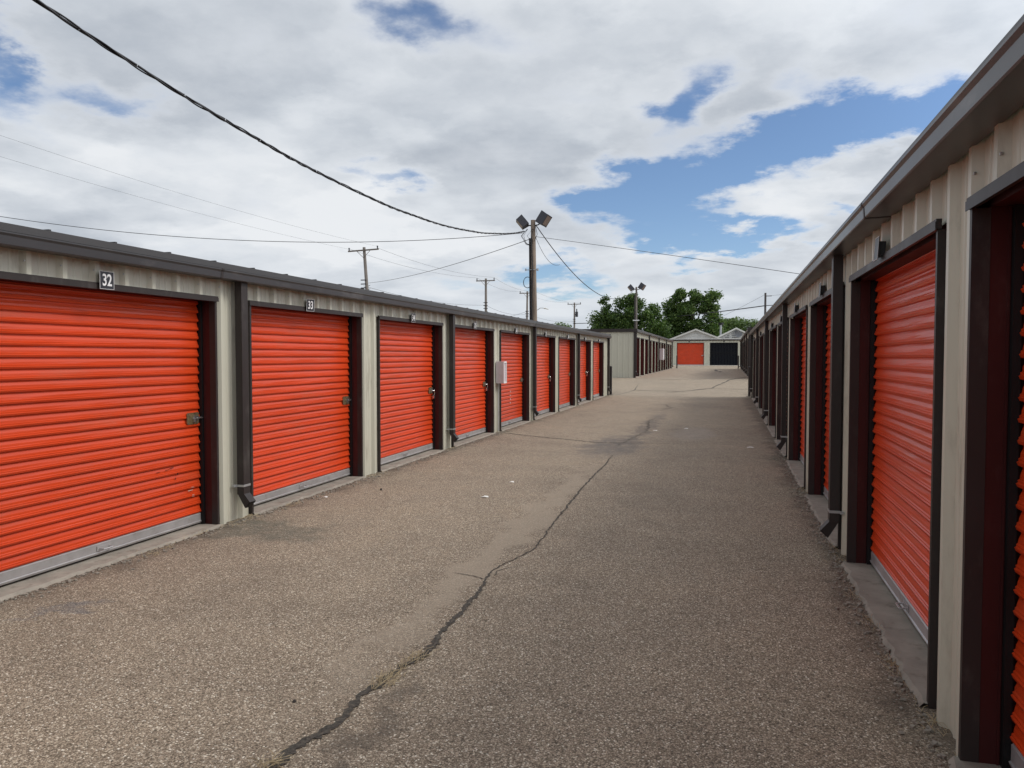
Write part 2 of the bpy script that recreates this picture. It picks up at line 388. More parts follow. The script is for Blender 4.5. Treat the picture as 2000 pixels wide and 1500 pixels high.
crack('pavement_crack', [(-.2,57.98,.08),(-.5,62,.14),(-.85,68.5,.08)], .2, 'diagonal crack in the far yard before the end garages', 8, .3)
crack('pavement_crack', [(-2.48,34.1,.03),(-.56,36.47,.05),(1.3,45.0,.06)], .1, 'crack climbing towards the far right row', 9, .3)

# ------------------------------------------------------------------ storage rows
PITCH = .0835
def curtain(y0, y1, z0, z1, seg=10, jit=.0010):
    prof = []; z = z0
    while z < z1 - .01:
        for (dz, o) in ((0,0),(.010,0),(.015,.017),(.028,.0225),(.0335,.0155),(.0410,.0165),(.0465,.0100),(.062,.0085),(.083,.0005)):
            if z + dz < z1: prof.append((o, z + dz))
        z += PITCH
    return MB().ext_y(prof, y0, y1, seg, closed=False, jit=jit)

def make_unit(b, s, y0, wd, zt=2.17, flip=False, simple=False, zb=.05):
    """one roll-up door unit between y0 and y0+wd in the row's own frame (o outward, y along)"""
    r = -.24 if simple else -.17                # curtain set back
    y1 = y0 + wd
    d = thing_part('roller_door', curtain(.035, wd-.035, zb+.075, zt+.06), M['door'], b, s, y0, r)
    MB().ext_y([(r-.01, zb-.01), (r+.020, zb-.01), (r+.026, zb+.006), (r+.018, zb+.012), (r+.018, zb+.075), (r+.008, zb+.083), (r-.01, zb+.083)], .04, wd-.04).build('bottom_bar', M['alu'], d, sx=s, loc=(-s*r, 0, 0))
    if not simple:
        ly = (wd-.225) if not flip else .045
        e = 1 if not flip else -1
        L = MB().bbox(r+.020, r+.026, ly, ly+.17, 1.0, 1.11, .012)
        L.build('latch', M['zinc'], d, sx=s, loc=(-s*r, 0, 0))
        lt = [c for c in d.children if c.name.startswith('latch')][0]
        B = MB(); yc = ly + .085
        B.tube([(r+.036, yc-.02*e, 1.055), (r+.036, yc+.12*e, 1.055)], .011, 8)
        B.box(r+.026, r+.046, yc-.005, yc+.022, 1.02, 1.09); B.box(r+.0262, r+.048, yc+.045*e-.008, yc+.045*e+.008, 1.035, 1.075)
        for (a, c) in ((.015, 1.012), (.155, 1.012), (.015, 1.098), (.155, 1.098)):
            B.box(r+.0262, r+.030, ly+a-.005, ly+a+.005, c-.005, c+.005)
        B.build('bolt', M['chrome'], lt, sx=s)
        h = MB(); yc = wd/2
        h.box(r+.019, r+.024, yc-.075, yc+.075, zb+.02, zb+.060)
        h.tube([(r+.024, yc-.05, zb+.04), (r+.065, yc-.05, zb+.035), (r+.065, yc+.05, zb+.035), (r+.024, yc+.05, zb+.04)], .007, 6)
        h.build('lift_handle', M['alu'], d, sx=s, loc=(-s*r, 0, 0))
    # charcoal trim round the opening
    t = MB()
    t.box(0.002, .026, -.035, wd+.035, zt, zt+.045)
    t.box(.0265, .030, -.035, wd+.035, zt-.006, zt+.032)
    t.box(-.05, .016, -.022, .006, -.02, zt-.001); t.box(-.05, .016, wd-.006, wd+.022, -.02, zt-.001)
    tr = thing_part('door_frame', t, M['charcoal'], b, s, y0)
    j = MB()
    j.box(r-.05, -.051, -.025, .004, .0, zt+.1); j.box(r-.05, -.051, wd-.004, wd+.025, .0, zt+.1)
    j.box(r-.005, -.0505, .0045, wd-.0045, zt+.002, zt+.05)
    j.box(r+.05, r+.058, .004, .010, .0, zt); j.box(r+.05, r+.058, wd-.010, wd-.004, .0, zt)
    j.build('jamb', M['maroon'], tr, sx=s)
    MB().box(r+.015, r+.045, .0042, .034, .0, zt).build('door_track', M['black'], tr, sx=s)
    MB().box(r+.015, r+.045, wd-.034, wd-.0042, .0, zt).build('door_track', M['black'], tr, sx=s)
    # concrete sill with a ragged outer lip
    S = MB(); n = 26; rng = random.Random(int(y0*100)+17)
    vs = []; fs = []
    for i in range(n+1):
        y = -.02 + (wd+.04)*i/n; o = .03 + rng.uniform(-.012, .022)
        vs += [(r-.3, y, zb-.028), (0, y, zb-.030 + rng.uniform(-.003, .003)), (o, y, .022), (o+.03, y, -.01)]
    for i in range(n):
        for q in range(3): a = i*4+q; fs.append((a, a+1, a+5, a+4))
    S.add(vs, fs); thing_part('sill', S, M['concrete'], b, s, y0)
    return d
def thing_part(name, mb, m, b, s, y0, o=0):
    return mb.build(name, m, b, sx=s, loc=(s*o, y0, 0))

def downspout(b, s, y, H, right=False):
    d = MB(); d.bbox(.032, .108, 0, .105, .26, H-.12, .006)
    # flat chamfer box stands on its own outline
    o = thing_part('downspout', d, M['charcoal'], b, s, y)
    e = MB(); n0 = len(e.v)
    e.add([(.034,.002,.27),(.107,.002,.27),(.175,.002,.190),(.118,.002,.128),(.034,.103,.27),(.107,.103,.27),(.175,.103,.190),(.118,.103,.128)],
          [(0,1,2,3),(4,7,6,5),(0,4,5,1),(1,5,6,2),(3,2,6,7)][:4] + [(0,3,7,4)])
    e.build('elbow', M['charcoal'], o, sx=s)
    g = MB(); g.add([(.1745,.006,.1825),(.1240,.006,.1285),(.1240,.099,.1285),(.1745,.099,.1825)], [(0,1,2,3)])
    g.build('outlet_dark', M['black'], o, sx=s)  # black sheet painting the dark inside of the hollow elbow end
    st = MB(); st.box(.0305, .1105, -.006, .111, .34, .362); st.box(.003, .0305, -.04, -.006, .34, .362); st.build('strap', M['galv'], o, sx=s)
    return o

def gutter(b, s, y0, y1, H, joints=()):
    g = MB()
    g.ext_y([(.0, H-.145), (.150, H-.150), (.155, H-.143), (.160, H-.088), (.172, H-.072), (.172, H-.062), (.150, H-.060), (.150, H-.066), (.0, H-.066)], y0, y1, 1)
    gt = g.build('gutter', M['gutter'], b, sx=s)
    if joints:
        for y in joints:
            k = MB(); k.ext_y([(.0, H-.148), (.152, H-.153), (.158, H-.145), (.163, H-.088), (.175, H-.071), (.175, H-.059), (.150, H-.057), (.0, H-.057)], y, y+.035)
            k.build('gutter_joint', M['charcoal'], gt, sx=s)
    return gt

RIB = .3048
def ribbed(y0, y1, ph=0.0):
    """breakpoints of the ribbed wall sheet: list of (y, offset)"""
    pts = []; k = math.floor((y0-ph)/RIB) - 1
    while ph + k*RIB < y1 + RIB:
        b = ph + k*RIB
        pts += [(b-.046, 0), (b-.020, .038), (b+.020, .038), (b+.046, 0), (b+.105, 0), (b+.113, .005), (b+.125, .005), (b+.133, 0), (b+.172, 0), (b+.180, .005), (b+.192, .005), (b+.200, 0)]
        k += 1
    def val(y):
        for (a, b_) in zip(pts[:-1], pts[1:]):
            if a[0] <= y <= b_[0]: return a[1] + (b_[1]-a[1])*(y-a[0])/max(1e-6, b_[0]-a[0])
        return 0
    out = [(y0, val(y0))] + [p for p in pts if y0 < p[0] < y1] + [(y1, val(y1))]
    return out
def front_wall(b, s, L, H, units, wd, zt, m):
    w_ = MB()
    cuts = []; last = 0.0
    for u in units: cuts += [(last, u-.03, -.03), (u-.03, u+wd+.03, zt+.03)]; last = u+wd+.03
    cuts.append((last, L, -.03))
    for (a, c, zb) in cuts:
        if c - a < .02: continue
        p = ribbed(a, c, .12); n = len(p); o = -.026
        vs = [(q[1]+o, q[0], zb) for q in p] + [(q[1]+o, q[0], H-.10) for q in p]
        w_.add(vs, [(i, i+1, n+i+1, n+i) for i in range(n-1)])
    nb = len(w_.f); screws(w_, units, wd, H, zt)
    o = w_.build('front_wall', m, b, sx=s); o.data.materials.append(M['galv'])
    for p in o.data.polygons[nb:]: p.material_index = 1
    return o
def screws(k, units, wd, H, zt):
    for u in units:
        for z in (.35, 1.2, 2.0):
            for y in (u+wd+.13, u+wd+.42): k.tube([(-.025, y, z), (-.012, y, z)], .006, 6)
        for i in range(9): k.tube([(-.0, u+.12+i*RIB, zt+.14), (.008, u+.12+i*RIB, zt+.14)], .006, 6)

def storage_row(name, label, s, loc, rz, L, H, D, units, wd, zt, spouts, flip, simple=False, joints=(), group='storage unit rows', endm='endcream'):
    b = thing(name, label, 'storage building', loc, rz, group)
    front_wall(b, s, L, H, units, wd, zt, M['cream'])
    # end walls, ribbed across, and back wall
    for yy, sg in ((.0, -1), (L, 1)):
        p = ribbed(.03, D, .0); e = MB(); n = len(p)
        e.add([(-q[0], yy + sg*(q[1]*.6 - .02), -.4) for q in p] + [(-q[0], yy + sg*(q[1]*.6-.02), H-.05) for q in p], [(i, i+1, n+i+1, n+i) for i in range(n-1)])
        e.build('end_wall', M[endm], b, sx=s)
        c = MB(); c.box(-.06, .055, yy-.03 if sg < 0 else yy-.05, yy+.05 if sg < 0 else yy+.03, -.02, H-.16)
        c.build('corner_trim', M['charcoal'], b, sx=s)
    MB().box(-D-.02, -D, 0, L, -.4, H-.05).build('back_wall', M[endm], b, sx=s)
    # roof with its rib ends showing at the eave
    r = MB(); r.ext_y([(.120, H-.055), (.130, H-.052), (.130, H), (-D-.1, H+.012), (-D-.1, H-.05)], -.05, L+.05)
    rf = r.build('roof', M['roof'], b, sx=s)
    k = MB(); y = .2
    while y < L: k.ext_y([(.112, H-.001), (.112, H+.014), (-D, H+.026), (-D, H+.005)], y-.010, y+.010); y += .61
    k.build('roof_rib', M['roof'], rf, sx=s)
    for (a, c) in ((-.062, -.0505), (L+.0505, L+.062)): MB().box(-D-.1, .131, a, c, H-.16, H+.022).build('rake_trim', M['charcoal'], rf, sx=s)
    gutter(b, s, -.045, L+.045, H, joints)
    d0 = None; out = []
    for i, u in enumerate(units):
        if i == 0:
            before = set(b.children); make_unit(b, s, u, wd, zt, flip, simple); mk = [c for c in b.children if c not in before]; out.append([c for c in mk if c.name.startswith('roller_door')][0])
        else:
            for c in mk:
                q = copy_tree(c, b, (c.location.x, c.location.y + (u-units[0]), c.location.z))
                if c.name.startswith('roller_door'): out.append(q)
    ds = None
    for y in spouts:
        if ds is None: ds = downspout(b, s, y, H)
        else: copy_tree(ds, b, (ds.location.x, y, 0))
    return b, out

# near left row: 32 is the door reaching out of the frame
Y0 = -5.6
starts = [3.82 + 3.05*k for k in range(-3, 9)]
uL = [y - Y0 for y in starts]
LL = 31.85 - Y0
bL, dL = storage_row('storage_building', 'near long storage row on the left with orange roller doors and number plates', 1, (-4.72, Y0, 0), 0, LL, 2.53, 6.1,
    uL, 2.48, 2.175, [.42 - .30 + 0 - 0 + y - Y0 - .40 for y in (0.74, 6.86, 12.98, 19.10, 25.20)] + [LL-.13], False, joints=(6.20-Y0, 18.6-Y0))
# near right row, turned a little away
Y0r = -4.9
startsR = [3.40 - 2.54 + 3.07*k for k in range(-1, 10)]
uR = [y - Y0r for y in startsR]
LR = 31.75 - Y0r
rzR = -math.atan(.0052)
bR, dR = storage_row('storage_building', 'near long storage row on the right in its own shade, orange doors recessed', -1, (.93 + .0052*Y0r, Y0r, 0), rzR, LR, 2.625, 6.1,
    uR, 2.54, 2.23, [y - Y0r for y in (.78-.0, 6.80, 12.94, 19.08, 25.22)] + [LR-.13], True, joints=(5.0-Y0r, 17.0-Y0r))
# second left row beyond the cross alley: twelve narrower doors
L2 = 31.4
u2 = [.46 + 2.585*k for k in range(12)]
b2, _ = storage_row('storage_building', 'far storage row on the left beyond the cross alley with pale end wall', 1, (-4.72, 41.9, .45), R(.15), L2, 2.66, 6.1,
    u2, 1.98, 2.2, [.02] + [.36+2.585*k-.22 for k in (3, 6, 9)] + [L2-.13], False, simple=True)
u3 = [.5 + 3.05*k for k in range(10)]
b3, _ = storage_row('storage_building', 'far storage row on the right, almost hidden behind the near right row', -1, (1.30, 41.7, .45), -R(.32), 31.4, 2.66, 6.1,
    u3, 2.4, 2.2, [.02] + [.5+3.05*k-.30 for k in (2, 4, 6, 8)] + [31.2], True, simple=True)

# marks on door 32 and white streaks on the sixth door
def find_door(doors, starts, y): return doors[min(range(len(starts)), key=lambda i: abs(starts[i]-y))]
d32 = find_door(dL, starts, 3.82); d36 = find_door(dL, starts, 3.82+3.05*4)
sm = MB()
for (y, z, a, c) in ((2.02,.62,.05,.006),(2.12,.55,.012,.02),(2.09,.51,.010,.016),(1.85,.605,.05,.004),(1.96,.61,.05,.004)):
    sm.box(.0195, .0205, y, y+a, z, z+c)
sm.build('scratch_mark', M['black'], d32)
cu = MB()
for (y, z, a, c) in ((2.30,.395,.05,.012),(2.26,.37,.07,.008),(2.32,.31,.03,.018)): cu.box(.0195, .0203, y, y+a, z, z+c)
cu.build('scuff_mark', M['scuff'], d32)
st = MB()
for i in range(4): st.box(.0195, .0205, 1.30+.02*(i % 2), 1.335+.02*(i % 2), .52+.09*i, .56+.09*i)
st.build('paint_streak', M['white'], d36)
lk = MB()
lk.tube([(.05, 2.36, 1.05), (.07, 2.38, 1.05), (.075, 2.40, 1.01), (.06, 2.40, .97)], .008, 8); lk.bbox(.045, .070, 2.37, 2.43, .915, .975, .01)
d34 = find_door(dL, starts, 3.82+6.1); pl = lk.build('padlock', M['chrome'], d34)
for k in (3, 5, 7):
    q = pl.copy(); col.objects.link(q); q.parent = find_door(dL, starts, 3.82+3.05*k)

# ------------------------------------------------------------------ number plates
def number_plate(s, x, y, zb, txt, label, rz=0, lean=.06, group='number plates over the left row doors'):
    t = thing('number_plate', label, 'number sign', (x, y, zb), rz, group)
    Mx = Matrix.Translation((s*.055, 0, 0)) @ Matrix.Rotation(s*-lean, 4, 'Y') @ Matrix.Scale(.86, 4)
    p = MB().box(0, .006, -.074, .074, 0, .158); p.xform(Matrix.Diagonal((s,1,1,1))); p.xform(Mx)
    if s < 0: p.f = [f[::-1] for f in p.f]
    pl_ = p.build('plate', M['plate'], t)
    fr = MB()
    for (a, b_, c, d) in ((-.076,-.0725,-.002,.160),(.0725,.076,-.002,.160),(-.0724,.0724,-.002,.001),(-.0724,.0724,.157,.160)): fr.box(.0062, .0078, a, b_, c, d)
    fr.xform(Matrix.Diagonal((s,1,1,1))); fr.xform(Mx); fr.build('plate_border', M['white'], t)
    bk = MB().box(-.05, -.001, -.03, .03, .02, .13); bk.xform(Matrix.Diagonal((s,1,1,1))); bk.xform(Mx); bk.build('bracket', M['plate'], t)
    if txt:
        F = Mx @ Matrix.Translation((s*.0085, 0, .076)) @ (Matrix(((0,0,s,0),(s,0,0,0),(0,1,0,0),(0,0,0,1))))
        text_mesh(txt, 'numerals', .150, M['white'], t, F)
    return t
words = {32:'the orange door cut off by the left edge',33:'the first complete orange door of the left row',34:'the padlocked third door of the left row',35:'the left row door before the white wall box',36:'the left row door just past the white wall box',37:'the left row door past the third downspout',38:'the left row door third from the far end',39:'the second last door of the left row',40:'the last door at the far end of the left row'}
for k in range(9):
    n = 32+k; y = 3.82+3.05*k+1.11
    number_plate(1, -4.72+.0, y, 2.172, str(n), 'black plate reading %d above %s' % (n, words[n]), rz=(-.20 if n == 33 else -.10), lean=-.05 if k else .0)
wr = ['the nearest door seen whole on the right','the next door after the nearest whole one, right row','the third orange door on the right row','the right row door before its third downspout','the right row door past its third downspout','the sixth door along the right row','the seventh door along the right row','the far right row door two short of its end','the last door but one of the right row']
for k in range(9):
    y = 3.93+3.07*k+1.26
    number_plate(-1, .93+.0052*y, y, 2.245, None, 'dark plate seen edge on, over '+wr[k], rz=rzR, group='number plates over the right row doors')

# white meter box on the pillar between doors 35 and 36
t = thing('wall_box', 'pinkish white metal box on the cream pillar between two left row doors', 'wall box', (-4.72, 15.78, 1.06), 0)
MB().box(.004, .165, -.12, .10, 0, .47).build('box_body', M['box'], t)
f_ = MB()
for (a, b_, c, d) in ((-.12,-.095,0,.47),(.075,.10,0,.47),(-.0949,.0749,0,.03),(-.0949,.0749,.44,.47)): f_.box(.1655, .182, a, b_, c, d)
f_.build('box_frame', M['white'], t)
MB().tube([(.02, 0, -.001), (.02, 0, -1.04)], .013, 8).build('conduit', M['galv'], t)
t = thing('wall_box', 'pale panel box mounted halfway along the far left row', 'wall box', (-4.72+.0, 58.6, 1.35), 0)
MB().box(.02, .30, -.5, .3, 0, .85).build('box_body', M['box'], t)
MB().box(.301, .315, -.46, .26, .04, .81).build('box_door', M['white'], t)

# steel guard posts at the row corners
def guard(x, y, z, label):
    t = thing('guard_post', label, 'guard post', (x, y, z), 0, 'dark guard posts at the row corners')
    MB().tube([(0,0,-.1),(0,0,1.15),(0,0,1.20)], .055, 12).build('post', M['charcoal'], t, smooth=False)
    MB().tube([(0,0,1.2),(0,0,1.225)], .058, 12, r1=.03).build('cap', M['charcoal'], t)
    MB().tube([(0,0,-.1),(0,0,.03)], .12, 12).build('footing', M['concrete'], t)
guard(-4.60, 32.02, 0, 'dark guard post at the far corner of the near left row')
guard(.98, 32.05, 0, 'dark guard post at the far corner of the near right row')
guard(-4.35, 74.0, gz(74), 'dark guard post at the far corner of the distant left row')
guard(1.25, 74.0, gz(74), 'dark guard post at the far corner of the distant right row')

# ------------------------------------------------------------------ garages closing the far end
gb = thing('garage_building', 'low cream garage block closing the far end with one orange and one black door', 'garage building', (-1.7, 82, .66), 0)
Hf = 2.72
wl = MB()
for (a, c, z0) in ((-10, -3.13, -.3), (-3.13, -.37, 2.36), (-.37, .24, -.3), (.24, 3.02, 2.36), (3.02, 9, -.3)):
    k = ribbed(a, c); n = len(k)
    wl.add([(q[0], -q[1]*.7, z0) for q in k] + [(q[0], -q[1]*.7, Hf-.14) for q in k], [(i, i+1, n+i+1, n+i) for i in range(n-1)])
wl.build('wall', M['cream'], gb)
sd = MB(); sd.box(-10, -9.95, .03, 6, -.3, Hf-.14); sd.box(8.95, 9, .03, 6, -.3, Hf-.14); sd.box(-9.95, 8.95, 5.95, 6, -.3, Hf-.14); sd.build('side_wall', M['cream'], gb)
rf = MB(); rf.box(-10.1, 9.1, -.08, 6.1, Hf-.02, Hf+.06); rf = rf.build('roof', M['whiteroof'], gb)
MB().box(-10.1, 9.1, -.10, -.04, Hf-.15, Hf-.022).build('fascia', M['charcoal'], rf)
cd = curtain(0, 2.71, .08, 2.37); cd.xform(Matrix.Rotation(R(-90), 4, 'Z')); od = cd.build('roller_door', M['door'], gb, loc=(-3.11, .10, 0))
MB().box(0, 2.71, -.02, .01, 0, .079).build('bottom_bar', M['alu'], od); MB().box(2.48, 2.66, -.035, -.022, .98, 1.05).build('latch', M['chrome'], od)
dd = MB()
for i in range(18): x = 2.74*i/18; dd.box(x+.004, x+2.74/18-.004, -.006 if i % 2 else .004, .03, .02, 2.36)
dd = dd.build('shutter_door', M['darkdoor'], gb, loc=(.26, .10, 0)); MB().box(0, 2.74, -.03, -.0075, 1.24, 1.32).build('cross_bar', M['black'], dd)
fm = MB()
for (a, c) in ((-3.13, -.37), (.24, 3.02)):
    fm.box(a-.0, a+.03, -.03, .12, 0, 2.36); fm.box(c-.03, c, -.03, .12, 0, 2.36); fm.box(a+.0305, c-.0305, -.03, .12, 2.33, 2.36)
fm.build('door_frame', M['charcoal'], gb)
ap = MB(); ap.box(-4.5, 3.6, -1.3, .2, -.04, .012); ap.build('apron', M['whiteroof'], gb)
bt = MB()
bt.box(-1.95, -1.80, -.04, -.028, 2.42, 2.52); bt.box(1.55, 1.70, -.04, -.028, 2.42, 2.52); bt.build('number_tag', M['plate'], gb)

# ------------------------------------------------------------------ houses behind
def house(x, y, z, hw, hg, eave, dep, label, kind):
    t = thing('house', label, 'house', (x, y, z), 0)
    w_ = MB(); w_.add([(-hw,0,0),(hw,0,0),(hw,0,eave),(0,0,eave+hg),(-hw,0,eave),(-hw,dep,0),(hw,dep,0),(hw,dep,eave),(0,dep,eave+hg),(-hw,dep,eave)],
        [(0,1,2,3,4),(5,9,8,7,6),(0,4,9,5),(1,6,7,2)]); w_.build('wall', M['siding_white'], t)
    ov = .35; sl_ = hg/hw
    r_ = MB()
    for sg in (-1, 1):
        a = (0, eave+hg+.06); c = (sg*(hw+ov), eave - ov*sl_ + .06)
        r_.add([(a[0],-.4,a[1]),(c[0],-.4,c[1]),(c[0],dep+.4,c[1]),(a[0],dep+.4,a[1]),(a[0],-.4,a[1]+.12),(c[0],-.4,c[1]+.12),(c[0],dep+.4,c[1]+.12),(a[0],dep+.4,a[1]+.12)],
               [(0,3,2,1),(4,5,6,7),(0,1,5,4),(1,2,6,5),(2,3,7,6)])
    rf = r_.build('roof', M['shingle'], t)
    b_ = MB()
    for sg in (-1, 1):
        a = (0, eave+hg-.02); c = (sg*(hw+ov), eave - ov*sl_ - .02)
        b_.add([(a[0],-.43,a[1]),(c[0],-.43,c[1]),(c[0],-.401,c[1]),(a[0],-.401,a[1]),(a[0],-.43,a[1]+.20),(c[0],-.43,c[1]+.20),(c[0],-.401,c[1]+.20),(a[0],-.401,a[1]+.20)],
               [(0,3,2,1),(4,5,6,7),(0,1,5,4),(1,2,6,5),(3,7,6,2)])
    b_.build('bargeboard', M['trimwhite'], rf)
    s_ = MB(); n = 9
    for i in range(n):
        z0 = eave - .5 + i*(hg+.4)/n; hx = hw if z0 < eave else hw*(1-(z0+.1-eave)/hg)
        if hx > .25: s_.box(-hx, hx, -.03, -.001, z0, z0+.025)
    s_.build('siding_lap', M['trimwhite'], t)
    return t, rf
hl, _ = house(-3.55, 100, .66, 3.05, 1.2, 3.05, 9, 'small pale gabled house behind the orange far garage door', 0)
hr, rfr = house(1.44, 104, .66, 3.1, 1.55, 2.95, 9, 'white gabled house with grey dish and louvred gable behind the black garage door', 1)
MB().add([(-.45,-.06,4.05),(.45,-.06,4.05),(0,-.06,4.30),(-.45,-.02,4.05),(.45,-.02,4.05),(0,-.02,4.30)], [(0,1,2),(0,3,4,1),(1,4,5,2),(2,5,3,0)]).build('gable_vent', M['dish'], hr)
lv = MB()
for i in range(5):
    for (a, c) in ((-2.0+.3*i, -.9), (-.55, .25)):
        if c-a > .2: lv.box(a, c, -.05, -.031, 2.92+.22*i, 3.01+.22*i)
lv.build('gable_louver', M['dish'], hr)
ds_ = MB(); n = 16; vs = [(0, .10, 0)]
for rr, yy in ((.22, .07), (.38, 0)):
    vs += [(rr*1.25*math.cos(2*math.pi*i/n), yy, rr*math.sin(2*math.pi*i/n)) for i in range(n)]
fs = [(0, 1+i, 1+(i+1) % n) for i in range(n)] + [(1+i, 1+n+i, 1+n+(i+1) % n, 1+(i+1) % n) for i in range(n)]
ds_.add(vs, fs); ds_.tube([(0,.1,0),(.1,.25,-.5)], .03, 6); ds_.build('satellite_dish', M['dish'], hr, loc=(.25, -.7, 3.80))
ch = MB().tube([(0,0,0),(0,0,1.9)], .14, 12).build('flue_pipe', M['galv'], hr, loc=(-1.95, 1.2, 3.2))
MB().tube([(0,0,1.9),(0,0,2.2)], .36, 12, r1=.30).build('flue_cap', M['black'], ch)

# ------------------------------------------------------------------ trees
def tree(name, label, x, y, lobes, leafm, n_leaf, lsz, seed, z0=.6, cat='tree', group='trees beyond the far houses', clump=1.15):
    rng = random.Random(seed)
    t = thing(name, label, cat, (x, y, z0), 0, group)
    top = max(l[1]+l[3] for l in lobes); lowest = min(l[1]-l[3] for l in lobes)
    tk = MB(); hh = max(1.8, lowest+.8)
    tk.tube([(0,0,-.3),(.08,0,hh*.5),(.0,.05,hh)], .34*top/10+.06, 10, r1=.24*top/10)
    for (lx, lz, rx, rz_) in lobes:
        m = Vector((lx*.45, rng.uniform(-.6,.6), (hh+lz)/2+.3))
        tk.tube([(0,.05,hh-.15), m, (lx, rng.uniform(-1,1), lz), (lx*1.1, rng.uniform(-1,1), lz+rz_*.55)], .15*top/10, 7, r1=.03)
    tk.build('trunk', M['bark'], t)
    cl = []; tv = sum(l[2]*l[3] for l in lobes)
    for (lx, lz, rx, rz_) in lobes:
        k = max(4, int(62*l_frac(rx, rz_, tv)))
        for i in range(k):
            for _ in range(30):
                a = Vector((rng.gauss(0,1), rng.gauss(0,1), rng.gauss(0,1))).normalized() * (rng.random()**.28)
                if rng.random() < .75 and a.length < .6: continue
                break
            cl.append((Vector((lx + a.x*rx*.86, a.y*rx*.9, lz + a.z*rz_*.86)), rng.uniform(.5, 1.15)*clump*min(1.1, max(.55, rz_/1.8))))
    L = MB(); vs = []; fs = []
    tw = sum(c[1]**2 for c in cl)
    for (c, r) in cl:
        for i in range(int(n_leaf*r*r/tw)):
            d = Vector((rng.gauss(0,1), rng.gauss(0,1), rng.gauss(0,1))).normalized()
            p = c + Vector((d.x*r, d.y*r, d.z*r*.72)) * (rng.random()**.42) * rng.choice((1,1,1.15,1.4))
            u = Vector((rng.gauss(0,1), rng.gauss(0,1), rng.gauss(0,.6))).normalized(); v = u.cross(Vector((rng.gauss(0,1), rng.gauss(0,1), rng.gauss(0,1)))).normalized()
            s_ = lsz*rng.uniform(.55, 1.3); b = len(vs)
            vs += [p-u*s_, p+v*s_*.5, p+u*s_, p-v*s_*.5]; fs.append((b, b+1, b+2, b+3))
    L.add(vs, fs); L.build('crown', leafm, t)
    return t
def l_frac(rx, rz_, tv): return rx*rz_/tv
tree('broadleaf_tree', 'wide dark green tree behind the second floodlight pole', -12.8, 105,
     [(-3.6,3.0,1.7,2.2),(-3.1,5.8,1.4,2.6),(-3.0,8.0,.55,1.1),(-.9,4.2,2.5,3.0),(.4,7.2,2.1,2.2),(1.0,8.6,1.2,.9),(2.7,6.0,1.9,2.3),(3.6,4.0,1.6,2.4),(-1.6,6.6,1.4,2.0),(0,2,4,1.2)], M['leaf1'], 30000, .19, 3)
tree('broadleaf_tree', 'tall rounded green tree rising behind the orange far garage door', -4.6, 110,
     [(-3.6,4.6,1.5,2.5),(-2.0,7.2,1.6,2.2),(-1.6,9.3,.95,1.1),(0,6.4,2.2,2.6),(.4,8.6,1.3,1.4),(2.6,8.3,1.35,1.5),(1.5,7.9,1.0,1.2),(3.3,6.8,1.3,1.6),(2.4,4.9,1.7,1.9),(0,3.4,3.2,1.5),(-2.6,2.8,1.6,1.4)], M['leaf2'], 30000, .19, 5)
tree('broadleaf_tree', 'paler small tree behind the white gabled house', 2.2, 125,
     [(-2.2,4.9,1.5,1.9),(0,5.4,1.8,1.9),(1.8,5.2,1.5,1.7),(0,3.4,2.6,1.5),(-2.6,3.2,1.2,1.3),(3.0,4.0,1.2,1.4)], M['leaf3'], 15000, .19, 8)
tree('bush_tree', 'low distant treetop just above the near left roof', -26.2, 130,
     [(-1.6,5.2,1.2,1.3),(.2,5.2,1.6,1.3),(2.2,4.6,1.3,1.1),(3.6,4.6,.9,.9),(0,3.2,3.0,1.4)], M['leaf3'], 5000, .19, 9)
tree('broadleaf_tree', 'thin dark tree between the two gabled houses', -.6, 113,
     [(.0,3.2,1.0,1.3),(.4,4.2,.6,.7)], M['leaf1'], 1500, .15, 12)
tree('broadleaf_tree', 'dark shrubby tree filling the gap beside the small gabled house', -7.9, 112,
     [(0,2.5,1.6,1.5),(1.2,3.4,1.0,.9),(-1.6,3.0,1.2,1.0)], M['leaf1'], 2600, .17, 14)

